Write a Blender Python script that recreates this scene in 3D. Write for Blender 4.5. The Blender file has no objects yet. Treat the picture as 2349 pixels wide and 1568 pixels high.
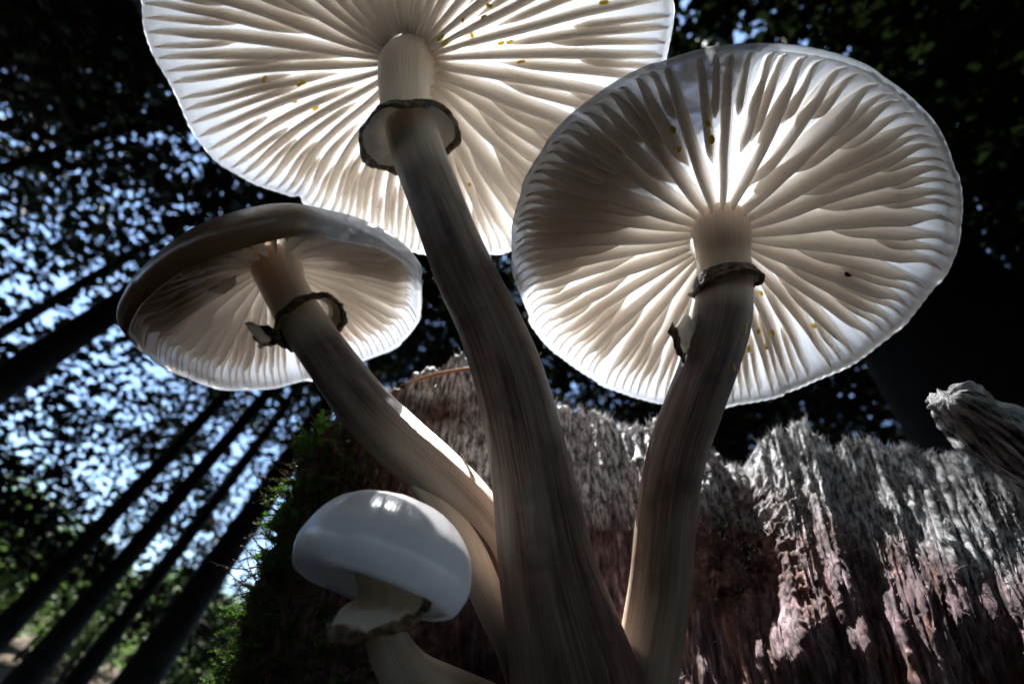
import bpy, math, random
import numpy as np
from mathutils import Matrix, Vector

SC = bpy.context.scene
COL = SC.collection
rng = np.random.default_rng(11)
random.seed(5)

# ------------------------------------------------------------------ camera
FPX, CX, CY = 979.0, 1174.5, 784.0          # 15 mm lens on a 2349 x 1568 sheet
ZUP = np.array([275.0, 884.0, 979.0]); ZUP /= np.linalg.norm(ZUP)
fz = ZUP[2]; fy = math.sqrt(1 - fz * fz)
FWD = np.array([0, fy, fz])
bx = -fz * ZUP[0] / fy
RIGHT = np.array([math.sqrt(1 - bx * bx - ZUP[0] ** 2), bx, ZUP[0]])
UP = np.cross(-FWD, RIGHT)
CAMP = np.array([0.0, 0.0, 0.30])
M3 = np.stack([RIGHT, UP, FWD], 1)           # (right, up, forward) -> world directions


def wdir(v):
    return M3 @ np.asarray(v, float)


def W(v):
    """right/up/forward position in cm from the lens -> world metres"""
    return CAMP + 0.01 * (np.asarray(v, float) @ M3.T)


def ray(px, py):
    return np.array([(px - CX) / FPX, -(py - CY) / FPX, 1.0])


def at(px, py, d):
    return W(ray(px, py) * d)


cam = bpy.data.cameras.new('camera')
camo = bpy.data.objects.new('camera', cam)
COL.objects.link(camo)
cam.sensor_width = 36.0
cam.lens = 36.0 * FPX / 2349.0
cam.clip_start = 0.002
cam.clip_end = 2000
cam.dof.use_dof = True
cam.dof.focus_distance = 0.058
cam.dof.aperture_fstop = 20
mw = Matrix.Identity(4)
for i in range(3):
    mw[i][0] = RIGHT[i]; mw[i][1] = UP[i]; mw[i][2] = -FWD[i]; mw[i][3] = CAMP[i]
camo.matrix_world = mw
SC.camera = camo

# ------------------------------------------------------------------ light
SUN = wdir(ray(1075, 165)); SUN /= np.linalg.norm(SUN)
elev = math.asin(SUN[2]); azim = math.atan2(SUN[0], SUN[1])
world = bpy.data.worlds.new('World'); SC.world = world
world.use_nodes = True
nt = world.node_tree
sky = nt.nodes.new('ShaderNodeTexSky')
sky.sky_type = 'NISHITA'; sky.sun_disc = False
sky.sun_elevation = elev; sky.sun_rotation = azim
sky.air_density = 1.0; sky.dust_density = 0.2; sky.ozone_density = 2.5
nt.nodes['Background'].inputs['Strength'].default_value = 0.05
nt.links.new(sky.outputs[0], nt.nodes['Background'].inputs['Color'])

sl = bpy.data.lights.new('sun', 'SUN')
sl.energy = 5.0; sl.angle = math.radians(0.6); sl.color = (1.0, 0.99, 0.975)
slo = bpy.data.objects.new('sun', sl); COL.objects.link(slo)
slo.rotation_euler = Vector(SUN).to_track_quat('Z', 'Y').to_euler()
slo.location = (0, 0, 30)

SC.view_settings.view_transform = 'Standard'
SC.view_settings.look = 'None'
SC.view_settings.gamma = 1.0
SC.view_settings.use_curve_mapping = False
SC.view_settings.exposure = 3.1
SC.render.engine = 'CYCLES'
cy = SC.cycles
cy.use_denoising = True
cy.max_bounces = 9; cy.diffuse_bounces = 5; cy.transmission_bounces = 8; cy.glossy_bounces = 2
cy.adaptive_threshold = 0.03
cy.transparent_max_bounces = 8
cy.sample_clamp_indirect = 6.0

# ------------------------------------------------------------------ helpers
def hsh(ix, iy, iz, seed):
    n = (ix.astype(np.int64) * 374761393 + iy.astype(np.int64) * 668265263 + iz.astype(np.int64) * 2147483647 + seed * 144665) & 0x7fffffff
    n = ((n ^ (n >> 13)) * 1274126177) & 0x7fffffff
    n = ((n ^ (n >> 16)) * 1911520717) & 0x7fffffff
    return ((n ^ (n >> 15)) & 0xffff) / 32767.5 - 1.0


def noise(x, y=0.0, z=0.0, seed=0):
    x, y, z = np.broadcast_arrays(np.asarray(x, float), np.asarray(y, float), np.asarray(z, float))
    ix, iy, iz = np.floor(x), np.floor(y), np.floor(z)
    fx, fy_, fz_ = x - ix, y - iy, z - iz
    u, v, w = (t * t * t * (t * (t * 6 - 15) + 10) for t in (fx, fy_, fz_))
    r = 0
    for a in (0, 1):
        for b in (0, 1):
            for c in (0, 1):
                r = r + hsh(ix + a, iy + b, iz + c, seed) * (u if a else 1 - u) * (v if b else 1 - v) * (w if c else 1 - w)
    return r


def fbm(x, y=0.0, z=0.0, seed=0, octv=4, gain=0.5):
    s, a = 0, 1.0
    for k in range(octv):
        s = s + a * noise(np.asarray(x) * 2 ** k, np.asarray(y) * 2 ** k, np.asarray(z) * 2 ** k, seed + 17 * k)
        a *= gain
    return s


def sstep(a, b, x):
    t = np.clip((np.asarray(x, float) - a) / (b - a), 0, 1)
    return t * t * (3 - 2 * t)


def mesh(name, verts, faces, mat, parent=None, smooth=True, attrs=None, quads=None):
    me = bpy.data.meshes.new(name)
    verts = np.asarray(verts, np.float32)
    fl = [np.asarray(q, np.int32) for q in (faces if isinstance(faces, list) else [faces])]
    me.vertices.add(len(verts)); me.vertices.foreach_set('co', verts.ravel())
    idx = np.concatenate([q.ravel() for q in fl])
    tot = np.concatenate([np.full(len(q), q.shape[1], np.int32) for q in fl])
    me.loops.add(len(idx)); me.loops.foreach_set('vertex_index', idx)
    me.polygons.add(len(tot))
    me.polygons.foreach_set('loop_start', (np.cumsum(tot) - tot).astype(np.int32))
    me.polygons.foreach_set('use_smooth', np.full(len(tot), smooth))
    me.update(calc_edges=True)
    for an, av in (attrs or {}).items():
        av = np.asarray(av, np.float32)
        if av.ndim == 1:
            a = me.attributes.new(an, 'FLOAT', 'POINT'); a.data.foreach_set('value', av)
        else:
            a = me.attributes.new(an, 'FLOAT_VECTOR', 'POINT'); a.data.foreach_set('vector', av.ravel())
    if mat is not None:
        me.materials.append(mat)
    o = bpy.data.objects.new(name, me)
    COL.objects.link(o)
    if parent is not None:
        o.parent = parent
    return o


def gridf(nr, nc, wrap=False):
    """quads for an nr x nc vertex grid"""
    j = np.arange(nc if wrap else nc - 1)
    i = np.arange(nr - 1)
    I, J = np.meshgrid(i, j, indexing='ij')
    J2 = (J + 1) % nc
    return np.stack([I * nc + J, I * nc + J2, (I + 1) * nc + J2, (I + 1) * nc + J], -1).reshape(-1, 4)


def empty(name, loc):
    o = bpy.data.objects.new(name, None)
    o.empty_display_size = 0.01
    o.location = loc
    COL.objects.link(o)
    return o


def tag(o, label=None, cat=None, group=None, kind=None):
    if label: o['label'] = label
    if cat: o['category'] = cat
    if group: o['group'] = group
    if kind: o['kind'] = kind
    return o


def catmull(P, n):
    P = np.asarray(P, float)
    Q = np.vstack([2 * P[0] - P[1], P, 2 * P[-1] - P[-2]])
    t = np.linspace(0, len(P) - 1 - 1e-9, n)
    i = t.astype(int); u = (t - i)[:, None]
    p0, p1, p2, p3 = Q[i], Q[i + 1], Q[i + 2], Q[i + 3]
    return 0.5 * (2 * p1 + (p2 - p0) * u + (2 * p0 - 5 * p1 + 4 * p2 - p3) * u ** 2 + (3 * p1 - p0 - 3 * p2 + p3) * u ** 3)


def smooth_interp(x, xs, ys):
    """monotone-ish smooth 1-D interpolation"""
    xs = np.asarray(xs, float); ys = np.asarray(ys, float)
    d = np.gradient(ys, xs)
    x = np.clip(x, xs[0], xs[-1])
    i = np.clip(np.searchsorted(xs, x) - 1, 0, len(xs) - 2)
    h = xs[i + 1] - xs[i]; t = (x - xs[i]) / h
    return (2 * t ** 3 - 3 * t ** 2 + 1) * ys[i] + (t ** 3 - 2 * t ** 2 + t) * h * d[i] + (-2 * t ** 3 + 3 * t ** 2) * ys[i + 1] + (t ** 3 - t ** 2) * h * d[i + 1]


# ------------------------------------------------------------------ materials
class N:
    def __init__(self, name):
        self.m = bpy.data.materials.new(name); self.m.use_nodes = True
        self.t = self.m.node_tree; self.t.nodes.clear()
        self.out = self.t.nodes.new('ShaderNodeOutputMaterial')

    def node(self, kind, **kw):
        n = self.t.nodes.new('ShaderNode' + kind)
        for k, v in kw.items():
            if k in n.inputs.keys() if hasattr(n.inputs, 'keys') else False:
                pass
            setattr(n, k, v)
        return n

    def link(self, a, b): self.t.links.new(a, b)

    def attr(self, name):
        n = self.node('Attribute'); n.attribute_name = name; return n

    def noise(self, scale, detail=4, rough=0.6, vec=None, dist=0.0):
        n = self.node('TexNoise')
        n.inputs['Scale'].default_value = scale; n.inputs['Detail'].default_value = detail
        n.inputs['Roughness'].default_value = rough; n.inputs['Distortion'].default_value = dist
        if vec is None:
            tc = self.node('TexCoord'); vec = tc.outputs['Object']
        self.link(vec, n.inputs['Vector'])
        return n

    def ramp(self, fac, stops):
        r = self.node('ValToRGB')
        while len(r.color_ramp.elements) < len(stops): r.color_ramp.elements.new(0.5)
        for e, (p, c) in zip(r.color_ramp.elements, stops):
            e.position = p; e.color = (*c, 1) if len(c) == 3 else c
        self.link(fac, r.inputs['Fac'])
        return r

    def mix(self, a, b, fac, mode='MIX'):
        n = self.node('Mix'); n.data_type = 'RGBA'; n.blend_type = mode
        for s, v in ((n.inputs[6], a), (n.inputs[7], b)):
            if isinstance(v, tuple): s.default_value = (*v, 1)
            else: self.link(v, s)
        if isinstance(fac, (int, float)): n.inputs[0].default_value = fac
        else: self.link(fac, n.inputs[0])
        return n.outputs[2]

    def math(self, op, a, b=0.0):
        n = self.node('Math'); n.operation = op
        for s, v in zip(n.inputs, (a, b)):
            if isinstance(v, (int, float)): s.default_value = v
            else: self.link(v, s)
        return n.outputs[0]

    def bump(self, h, strength, dist):
        b = self.node('Bump'); b.inputs['Strength'].default_value = strength; b.inputs['Distance'].default_value = dist
        self.link(h, b.inputs['Height']); return b.outputs[0]

    def principled(self, col, rough=0.5, spec=0.5, normal=None, coat=0.0, sss=0.0, radius=None, scale=0.001):
        p = self.node('BsdfPrincipled')
        if isinstance(col, tuple): p.inputs['Base Color'].default_value = (*col, 1)
        else: self.link(col, p.inputs['Base Color'])
        if isinstance(rough, (int, float)): p.inputs['Roughness'].default_value = rough
        else: self.link(rough, p.inputs['Roughness'])
        p.inputs['Specular IOR Level'].default_value = spec
        p.inputs['Coat Weight'].default_value = coat
        p.inputs['Coat Roughness'].default_value = 0.12
        p.inputs['Subsurface Weight'].default_value = sss
        if radius: p.inputs['Subsurface Radius'].default_value = radius
        p.inputs['Subsurface Scale'].default_value = scale
        if normal is not None: self.link(normal, p.inputs['Normal'])
        return p

    def translucent(self, surf, col, fac, normal=None):
        t = self.node('BsdfTranslucent')
        if isinstance(col, tuple): t.inputs['Color'].default_value = (*col, 1)
        else: self.link(col, t.inputs['Color'])
        m = self.node('MixShader')
        if isinstance(fac, (int, float)): m.inputs[0].default_value = fac
        else: self.link(fac, m.inputs[0])
        self.link(surf.outputs[0], m.inputs[1]); self.link(t.outputs[0], m.inputs[2])
        return m

    def done(self, sh):
        self.link(sh.outputs[0], self.out.inputs['Surface']); return self.m


def mat_flesh(name, col, skin, tcol, tskin, tfac, tfs, rough=0.35, coat=0.0, spec=0.4, clear=0.0):
    """pale inner flesh, a greyer outer skin ('skin') and brown decay with painted shade ('stain')"""
    n = N(name)
    a = n.attr('fib'); sk = n.attr('skin'); sn = n.attr('decay_shade')
    s = n.noise(1.0, 5, 0.6, a.outputs['Vector'])
    blot = n.noise(260, 5, 0.65)
    c = n.mix(col, skin, sk.outputs['Fac'])
    c = n.mix(n.mix(c, (0.86, 0.84, 0.82), 1.0, 'MULTIPLY'), c, n.ramp(s.outputs['Fac'], [(0.3, (0, 0, 0)), (0.62, (1, 1, 1))]).outputs[0])
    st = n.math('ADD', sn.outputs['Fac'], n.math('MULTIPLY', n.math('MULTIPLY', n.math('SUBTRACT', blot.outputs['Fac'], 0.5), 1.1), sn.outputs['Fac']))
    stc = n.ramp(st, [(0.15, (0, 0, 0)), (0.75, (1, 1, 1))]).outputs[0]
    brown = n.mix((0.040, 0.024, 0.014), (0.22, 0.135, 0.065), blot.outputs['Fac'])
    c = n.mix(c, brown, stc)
    sp = n.noise(900, 2, 0.5)
    c = n.mix(c, (0.25, 0.18, 0.12), n.ramp(sp.outputs['Fac'], [(0.745, (0, 0, 0)), (0.77, (1, 1, 1))]).outputs[0])
    f = n.noise(2600, 3, 0.6)
    nb = n.bump(f.outputs['Fac'], 0.2, 0.0002)
    p = n.principled(c, rough, spec, nb, coat)
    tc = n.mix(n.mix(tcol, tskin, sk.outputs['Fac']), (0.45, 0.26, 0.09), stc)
    tf = n.math('ADD', tfac, n.math('MULTIPLY', sk.outputs['Fac'], tfs - tfac))
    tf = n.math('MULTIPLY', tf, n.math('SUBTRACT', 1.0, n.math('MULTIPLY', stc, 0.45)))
    sh = n.translucent(p, tc, tf)
    if clear:                                   # thin watery flesh lets part of the light straight through
        tr = n.node('BsdfTransparent'); tr.inputs['Color'].default_value = (0.93, 0.95, 0.97, 1)
        mx = n.node('MixShader')
        n.link(n.math('MULTIPLY', n.math('SUBTRACT', 1.0, stc), clear), mx.inputs[0])
        n.link(sh.outputs[0], mx.inputs[1]); n.link(tr.outputs[0], mx.inputs[2]); sh = mx
    return n.done(sh)


M_CAP = mat_flesh('porcelain_cap_flesh', (0.84, 0.84, 0.84), (0.46, 0.41, 0.37), (0.78, 0.86, 0.96), (0.66, 0.73, 0.83), 0.37, 0.34, 0.32, 0.15, 0.4, 0.31)
M_GILL = mat_flesh('porcelain_gill', (0.90, 0.82, 0.725), (0.7, 0.6, 0.5), (0.97, 0.935, 0.88), (0.9, 0.9, 0.9), 0.44, 0.5, 0.45)
M_SMALLCAP = mat_flesh('slimy_cap', (0.80, 0.80, 0.80), (0.21, 0.205, 0.21), (0.92, 0.93, 0.94), (0.66, 0.73, 0.82), 0.60, 0.30, 0.26, 0.5, 0.5)


def mat_stipe(name):
    n = N(name)
    a = n.attr('fib'); g = n.attr('along')
    s1 = n.noise(1.0, 6, 0.65, a.outputs['Vector'])
    s2 = n.noise(2.7, 5, 0.7, a.outputs['Vector'], 0.4)
    cream = n.mix((0.80, 0.67, 0.49), (0.90, 0.81, 0.67), n.ramp(s1.outputs['Fac'], [(0.35, (0, 0, 0)), (0.65, (1, 1, 1))]).outputs[0])
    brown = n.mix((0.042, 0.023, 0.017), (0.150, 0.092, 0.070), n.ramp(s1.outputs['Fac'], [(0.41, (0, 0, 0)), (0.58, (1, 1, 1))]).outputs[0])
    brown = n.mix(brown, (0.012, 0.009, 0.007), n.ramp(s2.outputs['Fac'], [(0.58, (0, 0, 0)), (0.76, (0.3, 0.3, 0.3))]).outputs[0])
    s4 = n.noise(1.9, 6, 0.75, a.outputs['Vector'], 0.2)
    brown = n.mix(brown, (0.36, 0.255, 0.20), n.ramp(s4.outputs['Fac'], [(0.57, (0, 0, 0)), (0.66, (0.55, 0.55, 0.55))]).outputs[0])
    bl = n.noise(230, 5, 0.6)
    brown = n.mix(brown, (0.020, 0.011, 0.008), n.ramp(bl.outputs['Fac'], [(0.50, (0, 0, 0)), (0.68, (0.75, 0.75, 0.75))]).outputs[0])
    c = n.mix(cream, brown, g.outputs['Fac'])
    nb = n.bump(n.math('ADD', s2.outputs['Fac'], s4.outputs['Fac']), 0.6, 0.0004)
    p = n.principled(c, 0.4, 0.3, nb, 0.0, 0.6, (1.0, 0.62, 0.36), 0.003)
    n.link(n.math('MULTIPLY', n.math('SUBTRACT', 1.0, g.outputs['Fac']), 0.65), p.inputs['Subsurface Weight'])
    return n.done(p)


M_STIPE = mat_stipe('stipe_fibre')


def mat_ring(name):
    n = N(name)
    t = n.attr('edge')
    a = n.noise(900, 5, 0.65)
    b = n.noise(260, 4, 0.6)
    dark = n.mix((0.020, 0.014, 0.010), (0.20, 0.125, 0.06), n.ramp(a.outputs['Fac'], [(0.42, (0, 0, 0)), (0.66, (1, 1, 1))]).outputs[0])
    pale = n.mix((0.50, 0.43, 0.34), (0.80, 0.76, 0.70), b.outputs['Fac'])
    e = n.math('ADD', t.outputs['Fac'], n.math('MULTIPLY', n.math('SUBTRACT', b.outputs['Fac'], 0.5), 0.55))
    f = n.ramp(e, [(0.42, (0, 0, 0)), (0.56, (1, 1, 1))]).outputs[0]
    c = n.mix(pale, dark, f)
    nb = n.bump(a.outputs['Fac'], 0.8, 0.0008)
    p = n.principled(c, 0.62, 0.3, nb)
    tf = n.math('MULTIPLY', n.math('SUBTRACT', 1.0, f), 0.42)
    return n.done(n.translucent(p, (0.85, 0.80, 0.70), tf))


M_RING = mat_ring('ring_membrane')


def mat_simple(name, c1, c2, scale, rough=0.6, spec=0.3, trans=0.0, tcol=None, bump=0.0, bd=0.001):
    n = N(name)
    a = n.noise(scale, 5, 0.6)
    c = n.mix(c1, c2, n.ramp(a.outputs['Fac'], [(0.35, (0, 0, 0)), (0.65, (1, 1, 1))]).outputs[0])
    nb = n.bump(a.outputs['Fac'], bump, bd) if bump else None
    p = n.principled(c, rough, spec, nb)
    return n.done(n.translucent(p, tcol or c2, trans) if trans else p)


M_YELLOW = mat_simple('yellow_grain', (0.75, 0.58, 0.04), (0.88, 0.74, 0.10), 900, 0.35, 0.5, 0.5, (0.95, 0.78, 0.08))
M_SEED = mat_simple('brown_seed', (0.03, 0.012, 0.006), (0.10, 0.04, 0.018), 1500, 0.4)
M_NEEDLE = mat_simple('dry_needle', (0.33, 0.13, 0.03), (0.50, 0.24, 0.07), 700, 0.45)
M_MOSS = mat_simple('moss_leaf', (0.012, 0.035, 0.006), (0.07, 0.16, 0.02), 120, 0.5, 0.3, 0.35, (0.10, 0.22, 0.02))
M_MOSSOLD = mat_simple('old_moss', (0.02, 0.02, 0.008), (0.10, 0.085, 0.04), 160, 0.6, 0.3, 0.2, (0.1, 0.09, 0.03))
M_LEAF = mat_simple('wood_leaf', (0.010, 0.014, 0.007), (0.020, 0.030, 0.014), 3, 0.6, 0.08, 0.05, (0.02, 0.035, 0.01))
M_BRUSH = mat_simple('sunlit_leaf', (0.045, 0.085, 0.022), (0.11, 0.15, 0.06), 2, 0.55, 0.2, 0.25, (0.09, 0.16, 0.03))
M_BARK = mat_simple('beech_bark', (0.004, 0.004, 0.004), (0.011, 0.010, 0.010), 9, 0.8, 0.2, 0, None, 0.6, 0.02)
M_GROUND = mat_simple('forest_floor', (0.022, 0.016, 0.011), (0.060, 0.045, 0.030), 0.8, 0.9, 0.1, 0, None, 0.4, 0.1)


def mat_wood():
    n = N('decayed_wood')
    a = n.attr('fib'); w = n.attr('weather'); cr = n.attr('crumb')
    s1 = n.noise(1.0, 8, 0.68, a.outputs['Vector'], 0.3)
    s2 = n.noise(0.35, 4, 0.6, a.outputs['Vector'], 0.6)
    s3 = n.noise(1.5, 6, 0.7, a.outputs['Vector'])
    base = n.ramp(s1.outputs['Fac'], [(0.37, (0.008, 0.005, 0.006)), (0.47, (0.075, 0.045, 0.048)), (0.56, (0.17, 0.105, 0.118)), (0.66, (0.36, 0.27, 0.29))]).outputs[0]
    rust = n.ramp(s1.outputs['Fac'], [(0.3, (0.012, 0.006, 0.004)), (0.5, (0.15, 0.058, 0.022)), (0.7, (0.40, 0.20, 0.085))]).outputs[0]
    base = n.mix(base, rust, n.ramp(s2.outputs['Fac'], [(0.50, (0, 0, 0)), (0.66, (0.85, 0.85, 0.85))]).outputs[0])
    silver = n.ramp(s3.outputs['Fac'], [(0.38, (0.02, 0.02, 0.021)), (0.48, (0.22, 0.218, 0.225)), (0.58, (0.70, 0.695, 0.705))]).outputs[0]
    wf = n.math('ADD', w.outputs['Fac'], n.math('MULTIPLY', n.math('SUBTRACT', s2.outputs['Fac'], 0.5), 0.9))
    c = n.mix(base, silver, n.ramp(wf, [(0.35, (0, 0, 0)), (0.75, (1, 1, 1))]).outputs[0])
    k = n.noise(420, 4, 0.6)
    crc = n.ramp(k.outputs['Fac'], [(0.35, (0.016, 0.008, 0.007)), (0.55, (0.10, 0.050, 0.042)), (0.72, (0.26, 0.15, 0.13))]).outputs[0]
    c = n.mix(c, crc, cr.outputs['Fac'])
    h = n.math('ADD', s1.outputs['Fac'], n.math('MULTIPLY', s3.outputs['Fac'], 0.5))
    nb = n.bump(h, 0.9, 0.0012)
    p = n.principled(c, n.ramp(s2.outputs['Fac'], [(0.35, (0.6, 0.6, 0.6)), (0.65, (0.9, 0.9, 0.9))]).outputs[0], 0.25, nb)
    return n.done(p)


M_WOOD = mat_wood()

# ------------------------------------------------------------------ ground
def ground_z(x, y):
    r = np.hypot(x, y)
    side = 0.55 + 0.45 * np.clip((-x + 0.4 * y) / (r + 1e-6), -1, 1)
    return 9.0 * sstep(14, 75, r) * side + 0.12 * fbm(x * 0.35, y * 0.35, 0, 3, 3) * sstep(0.6, 4, r) + 30 * sstep(120, 700, r)


rr = np.concatenate([[0.0], np.geomspace(0.25, 900, 110)])
tt = np.linspace(0, 2 * np.pi, 128, endpoint=False)
RR, TT = np.meshgrid(rr, tt, indexing='ij')
gx, gy = RR * np.cos(TT), RR * np.sin(TT)
tag(mesh('ground', np.stack([gx, gy, ground_z(gx, gy)], -1).reshape(-1, 3), gridf(111, 128, True), M_GROUND), kind='structure')

# ------------------------------------------------------------------ trees
def leaves(pos, size, tilt, seed):
    """folded rhombic leaves, four triangles each"""
    r = np.random.default_rng(seed)
    n = len(pos)
    a = r.uniform(0, 2 * np.pi, n)
    nrm = np.stack([r.normal(0, tilt, n), r.normal(0, tilt, n), np.ones(n)], 1)
    nrm /= np.linalg.norm(nrm, axis=1)[:, None]
    d = np.stack([np.cos(a), np.sin(a), np.zeros(n)], 1)
    d -= (d * nrm).sum(1)[:, None] * nrm
    d /= np.linalg.norm(d, axis=1)[:, None]
    s = np.cross(nrm, d)
    L = (size * r.uniform(0.7, 1.3, n))[:, None]
    w = L * 0.34
    v = np.stack([pos - d * L * 0.5, pos - d * L * 0.08 + s * w + nrm * w * .35, pos + d * L * 0.5, pos - d * L * 0.08 - s * w + nrm * w * .35], 1).reshape(-1, 3)
    b = np.arange(n)[:, None] * 4
    f = np.concatenate([b + [0, 2, 1], b + [0, 3, 2]], 1).reshape(-1, 3)
    return v, f


def crown_points(n_spray, per, H, zb, R, seed, spread=0.55, thr=-0.38):
    r = np.random.default_rng(seed)
    u = r.normal(size=(n_spray, 3)); u /= np.linalg.norm(u, axis=1)[:, None]
    rad = r.uniform(0.25, 1, n_spray) ** 0.5
    c = u * rad[:, None] * np.array([R, R, (H - zb) / 2]) + np.array([0, 0, (H + zb) / 2])
    k = fbm(c[:, 0] * .7, c[:, 1] * .7, c[:, 2] * .7, seed, 2)
    c = c[k > thr]
    idx = np.repeat(np.arange(len(c)), per)
    off = r.normal(size=(len(idx), 3)) * np.array([spread, spread, 0.13])
    slope = r.normal(0, .35, (len(c), 2))[idx]
    off[:, 2] += off[:, 0] * slope[:, 0] + off[:, 1] * slope[:, 1]
    return c[idx] + off


CROWNS = [crown_points(520, 40, 15, 3.0, 3.7, 100 + s, .5, -.12) for s in range(4)]
CROWN_ME = []
CROWNS += [crown_points(400, 12, 15, 3.6, 3.7, 120 + s) for s in range(3)]
CROWNS += [crown_points(420, 90, 15, 1.8, 3.9, 140 + s) for s in range(2)]  # denser, lower crowns for unseen trees behind the camera, shaped to cut ambient light
for s, p in enumerate(CROWNS):
    v, f = leaves(p, 0.205, 0.5, 200 + s)
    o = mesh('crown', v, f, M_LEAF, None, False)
    CROWN_ME.append((o.data, v, f)); bpy.data.objects.remove(o)


def tube(path, rad, nseg, closed_top=True, wob=0.0, seed=0):
    path = np.asarray(path, float); n = len(path)
    tan = np.gradient(path, axis=0); tan /= np.linalg.norm(tan, axis=1)[:, None]
    ref = np.array([0.3, 1, 0.2]); u = np.cross(tan[0], ref); u /= np.linalg.norm(u)
    a = np.linspace(0, 2 * np.pi, nseg, endpoint=False)
    V = []; Us = []
    for i in range(n):
        u = u - tan[i] * (u @ tan[i]); u /= np.linalg.norm(u); w = np.cross(tan[i], u)
        k = rad[i] if np.ndim(rad[i]) else np.full(nseg, rad[i])
        if wob: k = k * (1 + wob * noise(np.cos(a) * 1.7 + 9, np.sin(a) * 1.7 + 5, i * 0.35, seed))
        V.append(path[i] + k[:, None] * (np.cos(a)[:, None] * u + np.sin(a)[:, None] * w)); Us.append((u, w))
    return np.concatenate(V), gridf(n, nseg, True), a, Us


LIMB_ME = []
for s in range(3):
    r = np.random.default_rng(40 + s)
    P = [(0, 0, 0), (0.8, 0.1 * r.normal(), .5), (1.7, .25 * r.normal(), 1.2), (2.6, .4 * r.normal(), 1.7), (3.2, .5 * r.normal(), 2.4)]
    v, f, _, _ = tube(catmull(P, 12), np.linspace(.055, .012, 12), 6, wob=.15, seed=s)
    o = mesh('limb', v, f, M_BARK); LIMB_ME.append(o.data); bpy.data.objects.remove(o)

SUN0 = W((-.3, 2.2, 7.0))


def child(name, me, parent, loc=(0, 0, 0), rot=(0, 0, 0), sc=1.0):
    o = bpy.data.objects.new(name, me); COL.objects.link(o)
    o.parent = parent; o.location = loc; o.rotation_euler = rot; o.scale = (sc,) * 3 if np.isscalar(sc) else sc
    return o


FLECK = -1


def tree(x, y, r0, H, label, group, k, nl=8, crown=True, lean=(0, 0), dz=0.0, gap=0.13, thin=False):
    z = float(ground_z(np.array(x), np.array(y))) - 0.05
    root = empty('beech_tree', (x, y, z))
    tag(root, label, 'tree', group)
    r = np.random.default_rng(900 + k)
    hs = np.linspace(0, 1, 14)
    path = np.stack([lean[0] * hs * H + .10 * np.sin(hs * 7 + r.uniform(0, 6)) * hs, lean[1] * hs * H + .10 * np.sin(hs * 6 + r.uniform(0, 6)) * hs, hs * H * 0.9], 1)
    rad = r0 * (1 - 0.78 * hs) * (1 + 0.35 * np.exp(-hs * 40))
    v, f, _, _ = tube(path, rad, 14, wob=0.10, seed=k)
    mesh('trunk', v, f, M_BARK, root)
    for q in range(nl):
        h = r.uniform(.28, .75)
        p = np.array([np.interp(h, hs, path[:, c]) for c in range(3)])
        child('limb', LIMB_ME[q % 3], root, p, (0, r.uniform(-.35, .25), r.uniform(0, 6.28)), r.uniform(.6, 1.0) * min(1.3, r0 / .16))
    if crown:
        me, v, f = CROWN_ME[7 + k % 2 if y < -0.5 and not thin else (4 + k % 3 if math.hypot(x, y) < 9.6 and (x < 0.5 or thin or k % 2) else k % 4)]
        a = r.uniform(0, 6.28); s = H / 15.0
        ca, sa = math.cos(a), math.sin(a)
        wv = v.reshape(-1, 4, 3).mean(1) * s
        wv = np.stack([wv[:, 0] * ca - wv[:, 1] * sa + x, wv[:, 0] * sa + wv[:, 1] * ca + y, wv[:, 2] + z + dz], 1)
        rel = wv - SUN0; tpar = rel @ SUN
        dist = np.linalg.norm(rel - tpar[:, None] * SUN, axis=1)
        # leaves cut away along the sun line so sunlight reaches the caps
        keep = dist > gap * (1 + .25 * noise(tpar * 2, 0, 0, k))
        near = np.linalg.norm(wv - CAMP, axis=1) > 1.8
        keep &= near
        if k == 7:  # extra leaves added across the sun's path to shade the thick trunk
            r2 = np.random.default_rng(77)
            dF = wdir(ray(2030, 860)); F = CAMP + dF / np.linalg.norm(dF) * 2.8
            pw = F + r2.uniform(2.5, 4.5, 420)[:, None] * SUN + r2.normal(0, .28, (420, 3))
            ev, ef = leaves(pw - np.array([x, y, z]), .16, .5, 78)
            mesh('shade_leaves', ev, ef, M_LEAF, root, False)
        if k == FLECK:  # ring of leaves added around the sun line to shade the log
            r2 = np.random.default_rng(4242)
            tp = r2.uniform(6.5, 10.5, 700); rr2 = np.sqrt(r2.uniform(.135 ** 2, 1.1 ** 2, 700)); an = r2.uniform(0, 6.28, 700)
            e1 = np.cross(SUN, [0, 0, 1.0]); e1 /= np.linalg.norm(e1); e2 = np.cross(SUN, e1)
            pw = SUN0 + tp[:, None] * SUN + rr2[:, None] * (np.cos(an)[:, None] * e1 + np.sin(an)[:, None] * e2)
            ev, ef = leaves(pw - np.array([x, y, z]), .16, .5, 4243)
            mesh('shade_leaves', ev, ef, M_LEAF, root, False)
        if keep.all():
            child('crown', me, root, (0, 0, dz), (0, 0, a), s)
        else:
            v4 = v.reshape(-1, 4, 3)[keep].reshape(-1, 3)
            b = np.arange(int(keep.sum()))[:, None] * 4
            f4 = np.concatenate([b + [0, 2, 1], b + [0, 3, 2]], 1).reshape(-1, 3)
            o = mesh('crown', v4, f4, M_LEAF, root, False)
            o.location = (0, 0, dz); o.rotation_euler = (0, 0, a); o.scale = (s, s, s)
    return root


def tree_at(px, py, dist, r0, H, label, group, k, **kw):
    d = wdir(ray(px, py)); h = np.array([d[0], d[1]]) / math.hypot(d[0], d[1])
    return tree(h[0] * dist, h[1] * dist, r0, H, label, group, k, **kw)


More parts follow.
